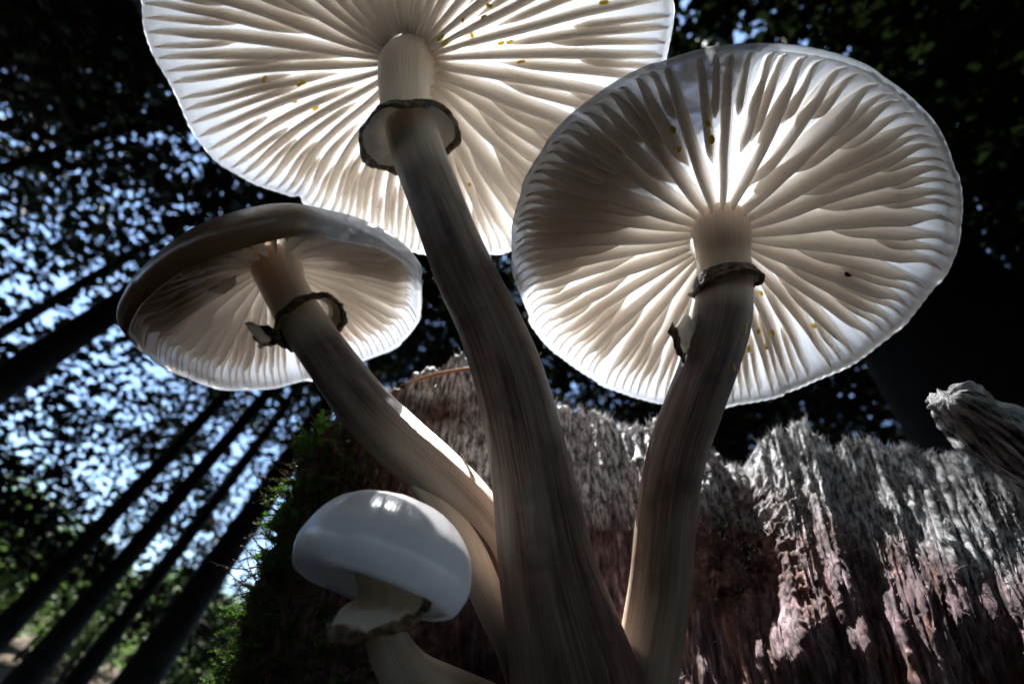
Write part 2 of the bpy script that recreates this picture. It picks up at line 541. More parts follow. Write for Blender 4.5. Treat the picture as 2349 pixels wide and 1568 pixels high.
G = 'trees of the dark wood'
TREES = [
    (265, 1167, 8.6, .130, 14, 'slim dark tree trunk behind the left cap, farthest from the mossy log'),
    (379, 1176, 7.6, .125, 15, 'straight dark tree trunk standing between the outer slim trunk and the forked one'),
    (454, 1200, 8.4, .095, 13, 'thinnest dark tree trunk leaning toward the thick trunk beside the moss'),
    (544, 1228, 6.2, .175, 16, 'thick dark tree trunk beside the mossy end of the log, bright sky behind'),
    (175, 335, 7.5, .075, 14, 'slender black trunk rising toward the largest cap among sky speckles'),
]
PLACED = []
for i, (px, py, d, r0, H, lab) in enumerate(TREES):
    t = tree_at(px, py, d, r0, H, lab, G, i)
    PLACED.append((t.location.x, t.location.y))
FLECK = 6
t = tree_at(135, 785, 4.3, .115, 15, 'broad black tree trunk passing behind the brown-edged left cap', G, 6)
PLACED.append((t.location.x, t.location.y))
t = tree_at(2260, 850, 2.6, .46, 19, 'very thick black trunk filling the dark gap behind the branch stub', G, 7, nl=3)
PLACED.append((t.location.x, t.location.y))
k = 10
rt = np.random.default_rng(77)
for ring_r, cnt in ((4.2, 8), (7.4, 13), (11.5, 15), (16.5, 16)):
    for j in range(cnt):
        a = (j + rt.uniform(-.3, .3)) / cnt * 2 * np.pi
        d = ring_r * rt.uniform(.88, 1.12)
        x, y = d * math.cos(a), d * math.sin(a)
        deg = math.degrees(math.atan2(x, y))           # 0 = straight ahead, negative = to the left
        if any(math.hypot(x - q[0], y - q[1]) < 2.2 for q in PLACED): continue
        if ring_r < 7 and -75 < deg < 25: continue      # the trunks seen there are set by hand
        if ring_r > 15 and -46 < deg < -28: continue    # a thin place toward the sunny bank
        PLACED.append((x, y))
        tree(x, y, rt.uniform(.11, .2), rt.uniform(13, 17), 'leafy beech of the wood whose crown darkens the sky', 'leafy trees closing the canopy', k, nl=4)
        k += 1

# low saplings between the trunks
SAP = crown_points(90, 60, 3.6, .5, 1.2, 555, .34)
v, f = leaves(SAP, .12, .6, 556)
so = mesh('crown', v, f, M_LEAF, None, False); SAP_ME = so.data; bpy.data.objects.remove(so)
v, f, _, _ = tube([(0, 0, -.1), (.03, .02, .9), (-.03, 0, 1.9), (.04, .03, 3.0)], [.03, .026, .018, .008], 6)
so = mesh('trunk', v, f, M_BARK); SAPT = so.data; bpy.data.objects.remove(so)
rs = np.random.default_rng(31)
for d, deg in ((6.5, -64), (8.6, -52), (10.5, -45), (7.4, -43), (12, -58), (13, -38), (9.5, -34), (11, -28), (14, -50), (15, -66), (13, -22)):
    a = math.radians(deg + rs.uniform(-3, 3)); x, y = d * math.sin(a), d * math.cos(a)
    root = tag(empty('sapling', (x, y, float(ground_z(np.array(x), np.array(y))))), 'low dark leafy sapling between the tree trunks', 'sapling', 'dark saplings under the trees')
    s = rs.uniform(.75, 1.15); a = rs.uniform(0, 6.28)
    child('crown', SAP_ME, root, (0, 0, 0), (0, 0, a), s); child('trunk', SAPT, root, (0, 0, 0), (0, 0, a), s)

# sunlit bushes on the bank beyond the trunks
v, f = None, None
BUSH_ME = []
for s in range(3):
    p = crown_points(60, 60, 2.6, 0.1, 1.7, 300 + s, .34)
    v, f = leaves(p, .17, .7, 320 + s)
    o = mesh('foliage', v, f, M_BRUSH, None, False); BUSH_ME.append(o.data); bpy.data.objects.remove(o)
rb = np.random.default_rng(8)
nb = 0
for d in (20, 24, 30, 38):
    for deg in np.arange(-66, -10, 7.5 * 21 / d + 1.0):
        a = math.radians(deg + rb.uniform(-2, 2)); q = d * rb.uniform(.92, 1.08)
        x, y = q * math.sin(a), q * math.cos(a)
        z = float(ground_z(np.array(x), np.array(y)))
        root = tag(empty('bush', (x, y, z)), 'pale green sunlit bush on the bank beyond the tree trunks', 'bush', 'sunlit bushes on the bank')
        s = rb.uniform(.8, 1.5)
        child('foliage', BUSH_ME[nb % 3], root, (0, 0, 0), (0, 0, rb.uniform(0, 6.28)), s)
        if nb < 3:
            st_, sf_, _, _ = tube([(0, 0, -.1), (.05, 0, .6), (0, .06, 1.2)], [.06, .045, .02], 6)
            BSTEM = BSTEM if nb else mesh('stem', st_, sf_, M_BARK, root).data
        if not any(c.name.startswith('stem') for c in root.children): child('stem', BSTEM, root, (0, 0, 0), (0, 0, 0), s)
        nb += 1

# ------------------------------------------------------------------ decayed log
CREST_X = [690, 720, 780, 880, 940, 985, 1060, 1110, 1180, 1225, 1245, 1262, 1290, 1330, 1400, 1470, 1500, 1560, 1620, 1660, 1685, 1720, 1745, 1785, 1830, 1862, 1885, 1912, 1945, 2000, 2060, 2100, 2150, 2200, 2260, 2349, 2600, 2900]
CREST_Y = [1050, 985, 950, 905, 868, 840, 818, 845, 850, 815, 880, 925, 933, 945, 960, 983, 970, 985, 1020, 1060, 1078, 1066, 1008, 985, 964, 986, 1012, 1030, 1010, 1015, 1025, 1035, 1045, 1035, 1040, 1050, 1080, 1120]
NC, NF, NBK = 760, 300, 40
xc = np.linspace(690, 2900, NC)
yc = np.interp(xc, CREST_X, CREST_Y)
jag = 9 * noise(xc / 14, 0, 0, 5) + 6 * noise(xc / 5.5, 0, 0, 6) + 12 * np.clip(noise(xc / 7.0, 0, 0, 8) - .35, 0, 1)
yc = yc - jag * sstep(690, 760, xc)
kl = np.interp(xc, [690, 900, 1150, 1400, 1800, 2200, 2900], [-.36, -.22, 0.0, .10, .26, .38, .5])
dc = np.interp(xc, [690, 900, 1100, 1400, 1700, 2000, 2349, 2900], [8.2, 9.4, 10.1, 10.0, 9.9, 9.6, 9.2, 8.6])
db = np.interp(xc, [690, 900, 1100, 1350, 1500, 1700, 2000, 2349, 2900], [7.2, 6.7, 6.3, 5.9, 5.5, 5.2, 4.9, 4.6, 4.6])
t = np.linspace(0, 1, NF) ** 0.85
YB = 1950.0
gy_ = (t ** 2.6)[:, None]
PY = YB + (yc[None] - YB) * t[:, None]
PX = xc[None] + kl[None] * (PY - yc[None])
D = db[None] + (dc - db)[None] * gy_
D = D + .35 * fbm(PX / 330, PY / 330, 0, 21, 3)
PX = PX + (38 * fbm(PY / 120, 0, 0, 24, 3) + 14 * noise(PY / 26, 0, 0, 25)) * (1 - sstep(690, 860, xc))[None] * (1 - t ** 8)[:, None]
front = np.stack([(PX - CX) / FPX * D, -(PY - CY) / FPX * D, D], -1)
crest = front[-1]
FH = np.array([0, 0, 1.0]) - ZUP[2] * ZUP; FH /= np.linalg.norm(FH)
s = np.linspace(0, 1, NBK + 1)[1:]
back = crest[None] + FH * (7.5 * np.sin(s * np.pi / 2))[:, None, None] + ZUP * (-(1 - np.cos(s * np.pi / 2)) * 16 - .4 * np.minimum(s * 8, 1))[:, None, None]
sd = np.linspace(1, 0, 14, endpoint=False)
below = front[0][None] - ZUP * (26 * sd)[:, None, None] + FH * (3.0 * sd)[:, None, None]
G3 = np.concatenate([below, front, back], 0)            # rows x columns x 3, cm
# close the left end: columns that turn away behind the mossy end
ne = 26
e = np.linspace(1, 0, ne, endpoint=False)
endc = G3[:, :1] + FH * (9 * (1 - np.sqrt(1 - (e * .999) ** 2)) + 1.2 * e)[None, :, None] + np.array([.95, 0, 0]) * (e ** 2 * 1.2)[None, :, None]
G3 = np.concatenate([endc, G3], 1)
nr, nc_ = G3.shape[:2]
du = np.gradient(G3, axis=1); dv = np.gradient(G3, axis=0)
nrm = np.cross(du, dv); nrm /= np.linalg.norm(nrm, axis=2)[..., None] + 1e-9
nrm *= -np.sign((nrm * G3).sum(2).mean())               # face the camera side
ucm = np.concatenate([-np.linspace(3, 0.1, ne), np.cumsum(np.full(NC, (2900 - 690) / NC * 6.5 / FPX))])
vcm = np.cumsum(np.concatenate([[0], np.linalg.norm(np.diff(G3[:, nc_ // 2], axis=0), axis=1)]))
U, V = np.meshgrid(ucm, vcm)
PXg = CX + FPX * G3[..., 0] / G3[..., 2]; PYg = CY - FPX * G3[..., 1] / G3[..., 2]
rowt = np.concatenate([np.zeros(len(sd)), t, np.ones(NBK)])[:, None] + 0 * U
crumb = np.exp(-(((PXg - 1690) / 160) ** 2 + ((PYg - 1270) / 170) ** 2)) * 1.5 + 1.2 * np.exp(-(((PXg - 1010) / 120) ** 2 + ((PYg - 960) / 70) ** 2)) + .9 * np.exp(-(((PXg - 900) / 260) ** 2 + ((PYg - 1500) / 190) ** 2))
crumb = np.clip(crumb + .35 * fbm(U * 1.5, V * 1.5, 0, 60, 2) - .25, 0, 1)
fibn = fbm(U * 3.4 + .25 * fbm(U, V * .5, 0, 33, 2), V * .42, 0, 31, 4, .58)
ridg = 1 - np.abs(fbm(U * 1.7, V * .30, 2.5, 35, 3)) * 1.6
lump = 1 - np.abs(fbm(U * 4.5, V * 3.0, 0, 37, 4, .6)) * 1.5
grain = noise(U * 11, V * 1.3, 0, 39)
wv = U + .10 * noise(U * 1.5, V * .8, 0, 47)
sharp = lambda fu, fv, sd_: 1 - 2 * np.abs(noise(wv * fu, V * fv, 0, sd_)) ** .7
disp = (.05 * fibn + .04 * ridg + .035 * sharp(5, .45, 43) + .034 * sharp(10, .8, 44) + .030 * sharp(19, 1.6, 45) + .012 * noise(U * 20, V * 14, 0, 46)) * (1 - crumb) + crumb * (.10 * lump - .03 + .04 * noise(U * 9, V * 9, 3, 41) + .03 * noise(U * 18, V * 18, 3, 42))
disp *= np.where(rowt >= 1, .5, 1.0)
disp = disp * (1 - .5 * np.exp(-(((PXg - 1330) / 150) ** 2 + ((PYg - 1560) / 120) ** 2)))
G3 = G3 + nrm * disp[..., None]
weather = np.clip(sstep(.58, .93, rowt) * 1.0 + .35 * sstep(2000, 2349, PXg) * sstep(.3, .7, rowt) + .15 * fibn, 0, 1) * sstep(850, 1000, PXg)
LOGP = G3
log = mesh('decayed_log', W(G3.reshape(-1, 3)), gridf(nr, nc_), M_WOOD, None, True,
           {'fib': np.stack([U * 12, V * 2.0, 0 * U], -1).reshape(-1, 3), 'weather': weather.ravel(), 'crumb': crumb.ravel()})
tag(log, 'silvery brown rotting log with torn fibrous edge behind the mushrooms', 'log')

# loose wood fibres standing up from the torn edge
def slivers(n, seed, j0, j1, lo, hi, mat_attr):
    r = np.random.default_rng(seed)
    ci = r.integers(ne + 120, nc_ - 60, n); ri = len(sd) + (NF - 1) * (1 - (1 - r.uniform(j0, j1, n)))
    ri = np.clip(ri.astype(int), 1, nr - 2)
    p = G3[ri, ci]; nn = nrm[ri, ci]
    tg = G3[np.minimum(ri + 3, len(sd) + NF - 1), ci] - G3[ri - 3, ci]; tg /= np.linalg.norm(tg, axis=1)[:, None] + 1e-9
    sdv = np.cross(tg, nn)
    d = tg + nn * r.uniform(-.05, .22 if mat_attr else .7, (n, 1)) + sdv * r.normal(0, .16 if mat_attr else .35, (n, 1)) + ZUP * r.uniform(0, .02 if mat_attr else .4, (n, 1))
    d /= np.linalg.norm(d, axis=1)[:, None]
    L = (r.uniform(lo, hi, n) * r.uniform(.4, 1, n))[:, None]
    w = r.uniform(.006, .018, n)[:, None]
    sdv = np.cross(d, nn); sdv /= np.linalg.norm(sdv, axis=1)[:, None]
    up = np.cross(sdv, d)
    b = p - nn * .05
    v = np.stack([b + sdv * w, b - sdv * w * .5 + up * w * .87, b - sdv * w * .5 - up * w * .87, b + d * L + sdv * r.normal(0, .06, (n, 1))], 1).reshape(-1, 3)
    i = np.arange(n)[:, None] * 4
    f = np.concatenate([i + [0, 1, 3], i + [1, 2, 3], i + [2, 0, 3]], 1).reshape(-1, 3)
    return v, f, np.repeat(np.stack([U[ri, ci] * 12, V[ri, ci] * 2.0, ci * .37], 1), 4, 0), np.repeat(np.clip(weather[ri, ci] + (.05 if mat_attr else .25), 0, 1), 4)


vs, fs, fb, we = [], [], [], []
nv = 0
for a in (slivers(5200, 1, .965, 1.0, .12, .42, 0), slivers(6000, 2, .6, .97, .08, .26, 0), slivers(34000, 3, .2, .99, .06, .26, 1)):
    vs.append(a[0]); fs.append(a[1] + nv); fb.append(a[2]); we.append(a[3]); nv += len(a[0])
fo = mesh('wood_fibre', W(np.concatenate(vs)), np.concatenate(fs), M_WOOD, log, False,
          {'fib': np.concatenate(fb), 'weather': np.concatenate(we), 'crumb': np.zeros(nv)})
fo['kind'] = 'stuff'

# broken branch stub
P = np.array([ray(2165, 912) * 7.0, ray(2200, 935) * 7.0, ray(2250, 975) * 7.05, ray(2310, 1025) * 7.1, ray(2400, 1080) * 7.2, ray(2500, 1140) * 7.5])
path = catmull(P, 60)
rad0 = np.interp(np.linspace(0, 1, 60), [0, .03, .1, .3, .6, 1], [.22, .27, .29, .34, .42, .55])
v, f, aa, _ = tube(path, rad0, 72)
vv = v.reshape(60, 72, 3)
ctr = path[:, None]
A, S = np.meshgrid(aa, np.linspace(0, 3.6, 60))
dd = fbm(np.cos(A) * 3.2 + 4, np.sin(A) * 3.2 + 4, S * .6, 71, 4, .6)
vv = vv + (vv - ctr) * (.42 * dd + .20 * noise(np.cos(A) * 9, np.sin(A) * 9, S * 1.2, 77))[..., None]
vv[:4] += (noise(np.cos(A[:4]) * 5, np.sin(A[:4]) * 5, 0, 73) * .05)[..., None] * (path[0] - path[4]) / np.linalg.norm(path[0] - path[4])
v = np.concatenate([vv.reshape(-1, 3), path[:1] + (path[1] - path[0]) * .2])
tri = np.array([[(i + 1) % 72, i, 60 * 72] for i in range(72)])
stub = mesh('branch_stub', W(v), [f, tri], M_WOOD, log, True,
            {'fib': np.concatenate([np.stack([np.cos(A) * 4, np.sin(A) * 4, S * .8], -1).reshape(-1, 3), [[0, 0, 0]]]), 'weather': np.full(len(v), .9), 'crumb': np.zeros(len(v))})
stub['label'] = 'weathered grey broken branch stub on the log'

# ------------------------------------------------------------------ mushrooms
def stipe(root, base, pts, seed, brown, name='stipe', fine=1.0, nl=110, ns=64, flare=None, top=None):
    """pts: (px, py, depth, width in px); brown: along-values where the stem turns brown"""
    C = np.array([np.append(ray(p[0], p[1]) * p[2], p[3] * p[2] / FPX / 2) for p in pts])
    if top is not None:
        C = np.vstack([np.append(C[0, :3] + np.array(top[0]) * top[1], C[0, 3]), C])
    Q = catmull(C, nl)
    path, rad = Q[:, :3], Q[:, 3]
    v, f, a, fr = tube(path, rad, ns)
    vv = v.reshape(nl, ns, 3)
    sl_ = np.concatenate([[0], np.cumsum(np.linalg.norm(np.diff(path, axis=0), axis=1))])
    A, S = np.meshgrid(a, sl_)
    d = .050 * fbm(np.cos(A) * 1.1 + 3, np.sin(A) * 1.1 + 3, S * .35, seed, 2) + (.007 * noise(np.cos(A) * 8, np.sin(A) * 8, S * .3, seed + 3) + .005 * noise(np.cos(A) * 18, np.sin(A) * 18, S * .5, seed + 5)) * sstep(.5, 3, S)
    vv = vv + (vv - path[:, None]) * (d * fine)[..., None]
    if flare is not None:
        vv = vv + (vv - path[:, None]) * (np.interp(sl_, [0, flare[0]], [flare[1], 0]) ** 2)[:, None, None]
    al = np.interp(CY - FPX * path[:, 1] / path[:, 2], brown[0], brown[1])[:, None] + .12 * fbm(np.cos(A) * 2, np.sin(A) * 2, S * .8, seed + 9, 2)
    fib = np.stack([np.cos(A) * 15, np.sin(A) * 15, S * .6 + seed], -1)
    v = np.concatenate([W(vv.reshape(-1, 3)), W(path[[0, -1]])]) - base
    n = nl * ns
    i = np.arange(ns)
    caps = np.concatenate([np.stack([i, (i + 1) % ns, 0 * i + n], 1)[:, ::-1], np.stack([i, (i + 1) % ns, 0 * i + n + 1], 1) + np.where(np.arange(3) < 2, n - ns, 0)])
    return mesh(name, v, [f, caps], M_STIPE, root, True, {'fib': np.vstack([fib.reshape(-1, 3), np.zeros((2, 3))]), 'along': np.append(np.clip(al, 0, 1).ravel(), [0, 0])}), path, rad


def cap(root, base, c, n, R, outer, inner, gedge, attach, ng, seed, mat, radius_fn=None, gw=1.0, groot=.14, zwarp=None, wave=1.0, gend=.93, striae=.0022, outline=None, decay_shade=None):
    """c, n: rim centre and axis (camera cm); profiles in units of R; attach: (px, py, height/R)"""
    c = np.asarray(c, float); n = np.asarray(n, float); n = n / np.linalg.norm(n)
    ax = np.cross([0, 1, 0], n); ax /= np.linalg.norm(ax); ay = np.cross(n, ax)
    r0 = ray(attach[0], attach[1]); dep = ((c + n * attach[2] * R) @ n) / (r0 @ n)
    off = r0 * dep - (c + n * attach[2] * R)
    ox, oy = off @ ax / R, off @ ay / R

    if outline:
        ang, rad_ = [], []
        for ox_, oy_ in outline:
            r1 = ray(ox_, oy_); q = r1 * ((c @ n) / (r1 @ n)) - c
            ang.append(math.atan2(q @ ay, q @ ax)); rad_.append(math.hypot(q @ ax, q @ ay) / R)
        ang = np.array(ang); rad_ = np.array(rad_)
        grid = np.linspace(-np.pi, np.pi, 721)
        wgt = np.exp(-(wrapd(grid[:, None], ang[None]) / .075) ** 2) + 1e-9
        far = np.exp(-(np.abs(wrapd(grid[:, None], ang[None])).min(1) / .3) ** 2)
        kk = (wgt * rad_).sum(1) / wgt.sum(1) * far + (1 - far)
        base_fn = radius_fn
        radius_fn = lambda th: np.interp((th + np.pi) % (2 * np.pi) - np.pi, grid, kk) + ((base_fn(th) - 1) * .3 if base_fn else 0)

    def place(th, rho, z):
        k = radius_fn(th) if radius_fn else 1.0
        k = 1 + (k - 1) * np.clip(rho, 0, 1) ** 2
        w = np.clip(1 - rho, 0, 1)
        x = rho * k * np.cos(th) + ox * w; y = rho * k * np.sin(th) + oy * w
        zz = z + (zwarp(th) * np.clip(rho, 0, 1.2) ** 3 if zwarp else 0)
        return c + R * (x[..., None] * ax + y[..., None] * ay + zz[..., None] * n)

    # flesh: closed shell, outer skin then the inner surface
    o = catmull(np.array(outer), 44); i_ = catmull(np.array(inner), 40)
    prof = np.concatenate([o, i_[::-1]])
    prof[0, 0] = 1e-4; prof[-1, 0] = 1e-4
    nt_ = 600
    th = np.linspace(0, 2 * np.pi, nt_, endpoint=False)
    T, RH = np.meshgrid(th, prof[:, 0]); Zp = np.repeat(prof[:, 1][:, None], nt_, 1)
    st = striae * np.cos(T * ng * 5 + 2 * noise(T * 6, 0, 0, seed)) * sstep(.80, .93, RH) * np.where(np.arange(len(prof)) < 44, 1, 1)[:, None]
    und = .012 * fbm(np.cos(T) * 2.2, np.sin(T) * 2.2, RH * 1.5, seed + 1, 3)
    v = place(T, RH, Zp + st + und)
    fib = np.stack([np.cos(T) * 14, np.sin(T) * 14, RH * 1.2 + seed], -1)
    co = mesh('cap', W(v.reshape(-1, 3)) - base, gridf(len(prof), nt_, True), mat, root, True, {'fib': fib.reshape(-1, 3), 'skin': np.repeat(np.where(np.arange(len(prof)) < 42, 1.0, 0.0)[:, None], nt_, 1).ravel(), 'decay_shade': (decay_shade(T, RH, np.arange(len(prof))[:, None] < 44) if decay_shade else 0 * T).ravel()})

    zi = lambda r: smooth_interp(r, [p[0] for p in inner], [p[1] for p in inner])
    zg = lambda r: smooth_interp(r, [p[0] for p in gedge], [p[1] for p in gedge])
    rg = np.random.default_rng(seed)
    tot = ng * 4
    level = [0, 3, 2, 3]
    for q in range(tot):
        lv = level[q % 4]
        t0 = (q + rg.uniform(-.12, .12)) / tot * 2 * np.pi
        start = [groot, 0, .36, .62][lv] + (rg.uniform(-.08, .14) if lv else 0)
        if lv == 3 and rg.random() < .08: continue
        ns = [30, 0, 24, 16][lv]
        r = np.linspace(start, gend, ns)
        cum = (r - start) / (gend - start)
        z1 = zi(r) + .006 + und_at(seed, t0, r)
        depth = np.maximum(zi(r) - zg(r), .004) * [1, 0, .92, .72][lv] * rg.uniform(.9, 1.08)
        if lv:
            depth = depth * sstep(-.02, .32, cum) ** .75
        depth = np.maximum(depth, .022 * sstep(0, .3, cum)) * (1 - sstep(.84, .99, r / gend) * .5)
        depth = depth * (1 + .03 * noise(r * 7, q * 7.3, 0, seed + 4))
        # neighbours sway together, each a little on its own
        sway = wave * (.055 * noise(np.cos(t0) * 1.6 + 7, np.sin(t0) * 1.6 + 7, r * 1.9, seed + 2) + .008 * noise(r * 4 + q * 3.1, q * 1.7, 0, seed + 3)) * sstep(.05, .5, r)
        lean = wave * (.16 * noise(np.cos(t0) * 1.6 + 1, np.sin(t0) * 1.6 + 1, r * 1.5, seed + 6) + .03 * noise(q * 1.3, r * 3, 0, seed + 7))
        w_root = (.0150 * gw) * [1, 0, .95, .8][lv] * (0.55 + .45 * sstep(0, .4, r)) * np.interp(r, [.7, 1], [1, .7])
        if lv: w_root = w_root * np.sqrt(sstep(-.01, .22, cum))
        w_root = w_root * np.sqrt(1 - .96 * sstep(.965, 1.0, r / gend))
        w_edge = w_root * .62
        rows = []
        # cross-section: root-left, mid-left, near-edge-left, edge, near-edge-right, mid-right, root-right
        for dz, wk in ((-.01, 1.15), (.45, .85), (.86, .74), (1.0, 0), (.86, -.74), (.45, -.85), (-.01, -1.15)):
            dzz = depth * dz if dz > 0 else dz * np.ones_like(r)
            wd = w_root * wk if abs(wk) != .74 else w_edge * np.sign(wk)
            lat = wd + lean * np.maximum(dzz, 0)
            ang = t0 + sway + lat / np.maximum(r, .10)
            rows.append(place(ang, r, z1 - dzz))
        P = np.stack(rows, 1)                      # ns x 7 x 3
        m = P.shape[1]
        f = gridf(ns, m, True)
        endc = [np.array([[k for k in range(m)]]), np.array([[(ns - 1) * m + k for k in range(m)][::-1]])]
        fb = np.stack([np.repeat(q * .37 + 0 * r[:, None], m, 1), np.repeat(r[:, None] * 5, m, 1), np.repeat(np.arange(m)[None] * .35, ns, 0)], -1)
        mesh('gill', W(P.reshape(-1, 3)) - base, [f] + endc, M_GILL, co, True, {'fib': fb.reshape(-1, 3), 'decay_shade': np.repeat((decay_shade(t0 + 0 * r, r, False) if decay_shade else 0 * r)[:, None], m, 1).ravel()})
    return co


def wrapd(th, a):
    return (th - a + np.pi) % (2 * np.pi) - np.pi


def und_at(seed, th, r):
    return .012 * fbm(np.cos(th) * 2.2, np.sin(th) * 2.2, r * 1.5, seed + 1, 3)


def ring(root, base, p0, axis, r_in, r_out, drop, seed, edge0=.55, tilt=(0, 0), fuzz=.05, thick=.035, shape=1.3, name='ring', mod=None, na=140, nt2=22):
    """hanging skirt: p0 attachment centre (camera cm), axis points down the stem"""
    axis = np.asarray(axis, float); axis /= np.linalg.norm(axis)
    u = np.cross(axis, [0.2, 0.1, 1.0]); u /= np.linalg.norm(u); w = np.cross(axis, u)
    a = np.linspace(0, 2 * np.pi, na, endpoint=False)
    t = np.linspace(0, 1, nt2)
    A, T = np.meshgrid(a, t)
    m = mod(A) if mod else 1.0
    rg = r_in + (r_out - r_in) * T ** (1 / shape) * m * (1 + .13 * fbm(np.cos(A) * 1.6, np.sin(A) * 1.6, T, seed, 3) * T)
    ax_ = drop * T ** shape * m + .10 * r_out * fbm(np.cos(A) * 2.2, np.sin(A) * 2.2, T * 2, seed + 2, 3) * T + (tilt[0] * np.cos(A) + tilt[1] * np.sin(A)) * T
    rim = 1 + 1.3 * sstep(.72, .97, T)
    hth = thick * rim * (1 + .5 * fbm(np.cos(A) * 3.3, np.sin(A) * 3.3, T * 5, seed + 5, 3)) * np.sqrt(np.clip(1 - np.clip((T - .93) / .07, 0, 1) ** 2, .04, 1))
    fz_ = fuzz * fbm(np.cos(A) * 14, np.sin(A) * 14, T * 5, seed + 8, 3) * sstep(.4, .9, T)
    def pos(rr_, zz):
        return p0 + rr_[..., None] * (np.cos(A)[..., None] * u + np.sin(A)[..., None] * w) + zz[..., None] * axis
    # the sheet's two faces
    dr = np.gradient(rg, axis=0); dz = np.gradient(ax_, axis=0); l = np.hypot(dr, dz) + 1e-9
    out = pos(rg + hth * dz / l + fz_ * .5, ax_ - hth * dr / l)
    inn = pos(rg - hth * dz / l, ax_ + hth * dr / l + fz_ * .3)
    V = np.concatenate([out, inn[::-1]])
    edge = np.concatenate([T + edge0 - .55, (T * .42 + T * .5 * sstep(.66, .88, T))[::-1]])
    return mesh(name, W(V.reshape(-1, 3)) - base, gridf(2 * nt2, na, True), M_RING, root, True, {'edge': np.clip(edge, 0, 1).ravel()})


def flap(root, base, quad, nu, nvv, thick, seed, edge, name='ring_flap', bulge=.12):
    """a torn scrap of membrane spanned between four camera-cm corners"""
    q = np.asarray(quad, float)
    u = np.linspace(0, 1, nu); v = np.linspace(0, 1, nvv)
    Uq, Vq = np.meshgrid(u, v, indexing='ij')
    P = (q[0] * ((1 - Uq) * (1 - Vq))[..., None] + q[1] * (Uq * (1 - Vq))[..., None] + q[2] * (Uq * Vq)[..., None] + q[3] * ((1 - Uq) * Vq)[..., None])
    nn = np.cross(q[1] - q[0], q[3] - q[0]); nn /= np.linalg.norm(nn)
    size = np.linalg.norm(q[2] - q[0])
    e1 = fbm(Uq * 3, Vq * 3, 0, seed, 3)
    P = P + nn * (bulge * size * (np.sin(Uq * 3.1) * .8 + e1 * .6))[..., None]
    bord = np.minimum(np.minimum(Uq, 1 - Uq), np.minimum(Vq, 1 - Vq)) < 1e-6
    P = P + (q[1] - q[0]) * (.05 * noise(Vq * 9, 1, 0, seed + 1) * bord)[..., None] + (q[3] - q[0]) * (.22 * noise(Uq * 11, 2, 0, seed + 2) * bord)[..., None]
    V = np.concatenate([P + nn * thick, P - nn * thick])
    n = nu * nvv
    f1 = gridf(nu, nvv); f2 = f1[:, ::-1] + n
    b = [i * nvv for i in range(nu)]; tp = [i * nvv + nvv - 1 for i in range(nu)]
    loop = b + [(nu - 1) * nvv + j for j in range(1, nvv)] + tp[::-1][1:] + [j for j in range(nvv - 2, 0, -1)]
    sidef = np.array([[loop[i], loop[(i + 1) % len(loop)], loop[(i + 1) % len(loop)] + n, loop[i] + n] for i in range(len(loop))])
    ed = np.concatenate([edge(Uq, Vq), edge(Uq, Vq)]).ravel()
    return mesh(name, W(V.reshape(-1, 3)) - base, [f1, f2, sidef], M_RING, root, True, {'edge': np.clip(ed, 0, 1)})


def wrapd(th, a):
    return (th - a + np.pi) % (2 * np.pi) - np.pi


GM = 'porcelain mushrooms on the log'
OUT_BIG = [(305, -160), (308, -80), (312, 0), (325, 80), (350, 150), (385, 195), (397, 215), (405, 250), (430, 300), (490, 370), (560, 415), (620, 440), (668, 452), (680, 462), (690, 458), (760, 500), (860, 556), (930, 578), (1000, 587), (1090, 588), (1165, 583), (1250, 560), (1350, 500), (1450, 400), (1520, 250), (1540, 110), (1545, 60), (1542, -60)]
OUT_RIGHT = [(1170, 585), (1178, 490), (1215, 385), (1285, 285), (1420, 185), (1600, 122), (1780, 105), (1950, 135), (2080, 215), (2180, 335), (2216, 470), (2192, 600), (2120, 700), (2010, 800), (1880, 875), (1720, 928), (1640, 942), (1540, 935), (1420, 905), (1320, 850), (1235, 780), (1195, 690)]
OUT_LEFT = [(965, 690), (940, 760), (900, 800), (840, 835), (790, 862), (735, 878), (690, 880), (640, 886), (590, 890), (540, 888), (440, 870), (350, 830), (305, 795), (283, 755)]
# --- the largest one
BC, BN = np.array([-2.0, 5.39, 6.98]), np.array([.095, .665, .741]); BN /= np.linalg.norm(BN)
bax = np.cross([0, 1, 0], BN); bax /= np.linalg.norm(bax); bay = np.cross(BN, bax)
r1 = ray(683, 458); q = r1 * ((BC @ BN) / (r1 @ BN)) - BC
NOTCH = math.atan2(q @ bay, q @ bax)
pts = [(930, 160, 7.98, 116), (930, 240, 7.7, 112), (955, 340, 7.35, 122), (984, 420, 7.05, 124), (1020, 510, 6.7, 128), (1074, 640, 6.3, 140), (1122, 740, 6.05, 148),
       (1168, 860, 5.8, 162), (1204, 1000, 5.6, 174), (1232, 1150, 5.42, 194), (1258, 1300, 5.28, 228), (1292, 1440, 5.2, 272), (1318, 1560, 5.2, 312), (1332, 1690, 5.3, 330)]
base = at(1318, 1560, 5.2)
m1 = tag(empty('mushroom', base), 'largest white mushroom with long dark stem and wide brown-edged ring', 'mushroom', GM)
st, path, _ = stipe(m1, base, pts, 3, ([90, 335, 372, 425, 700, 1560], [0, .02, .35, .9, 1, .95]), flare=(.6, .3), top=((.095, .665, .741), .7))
big_r = lambda th: 1 - .10 * np.exp(-(wrapd(th, NOTCH) / .018) ** 2) + .018 * fbm(np.cos(th) * 2, np.sin(th) * 2, 0, 91, 3)
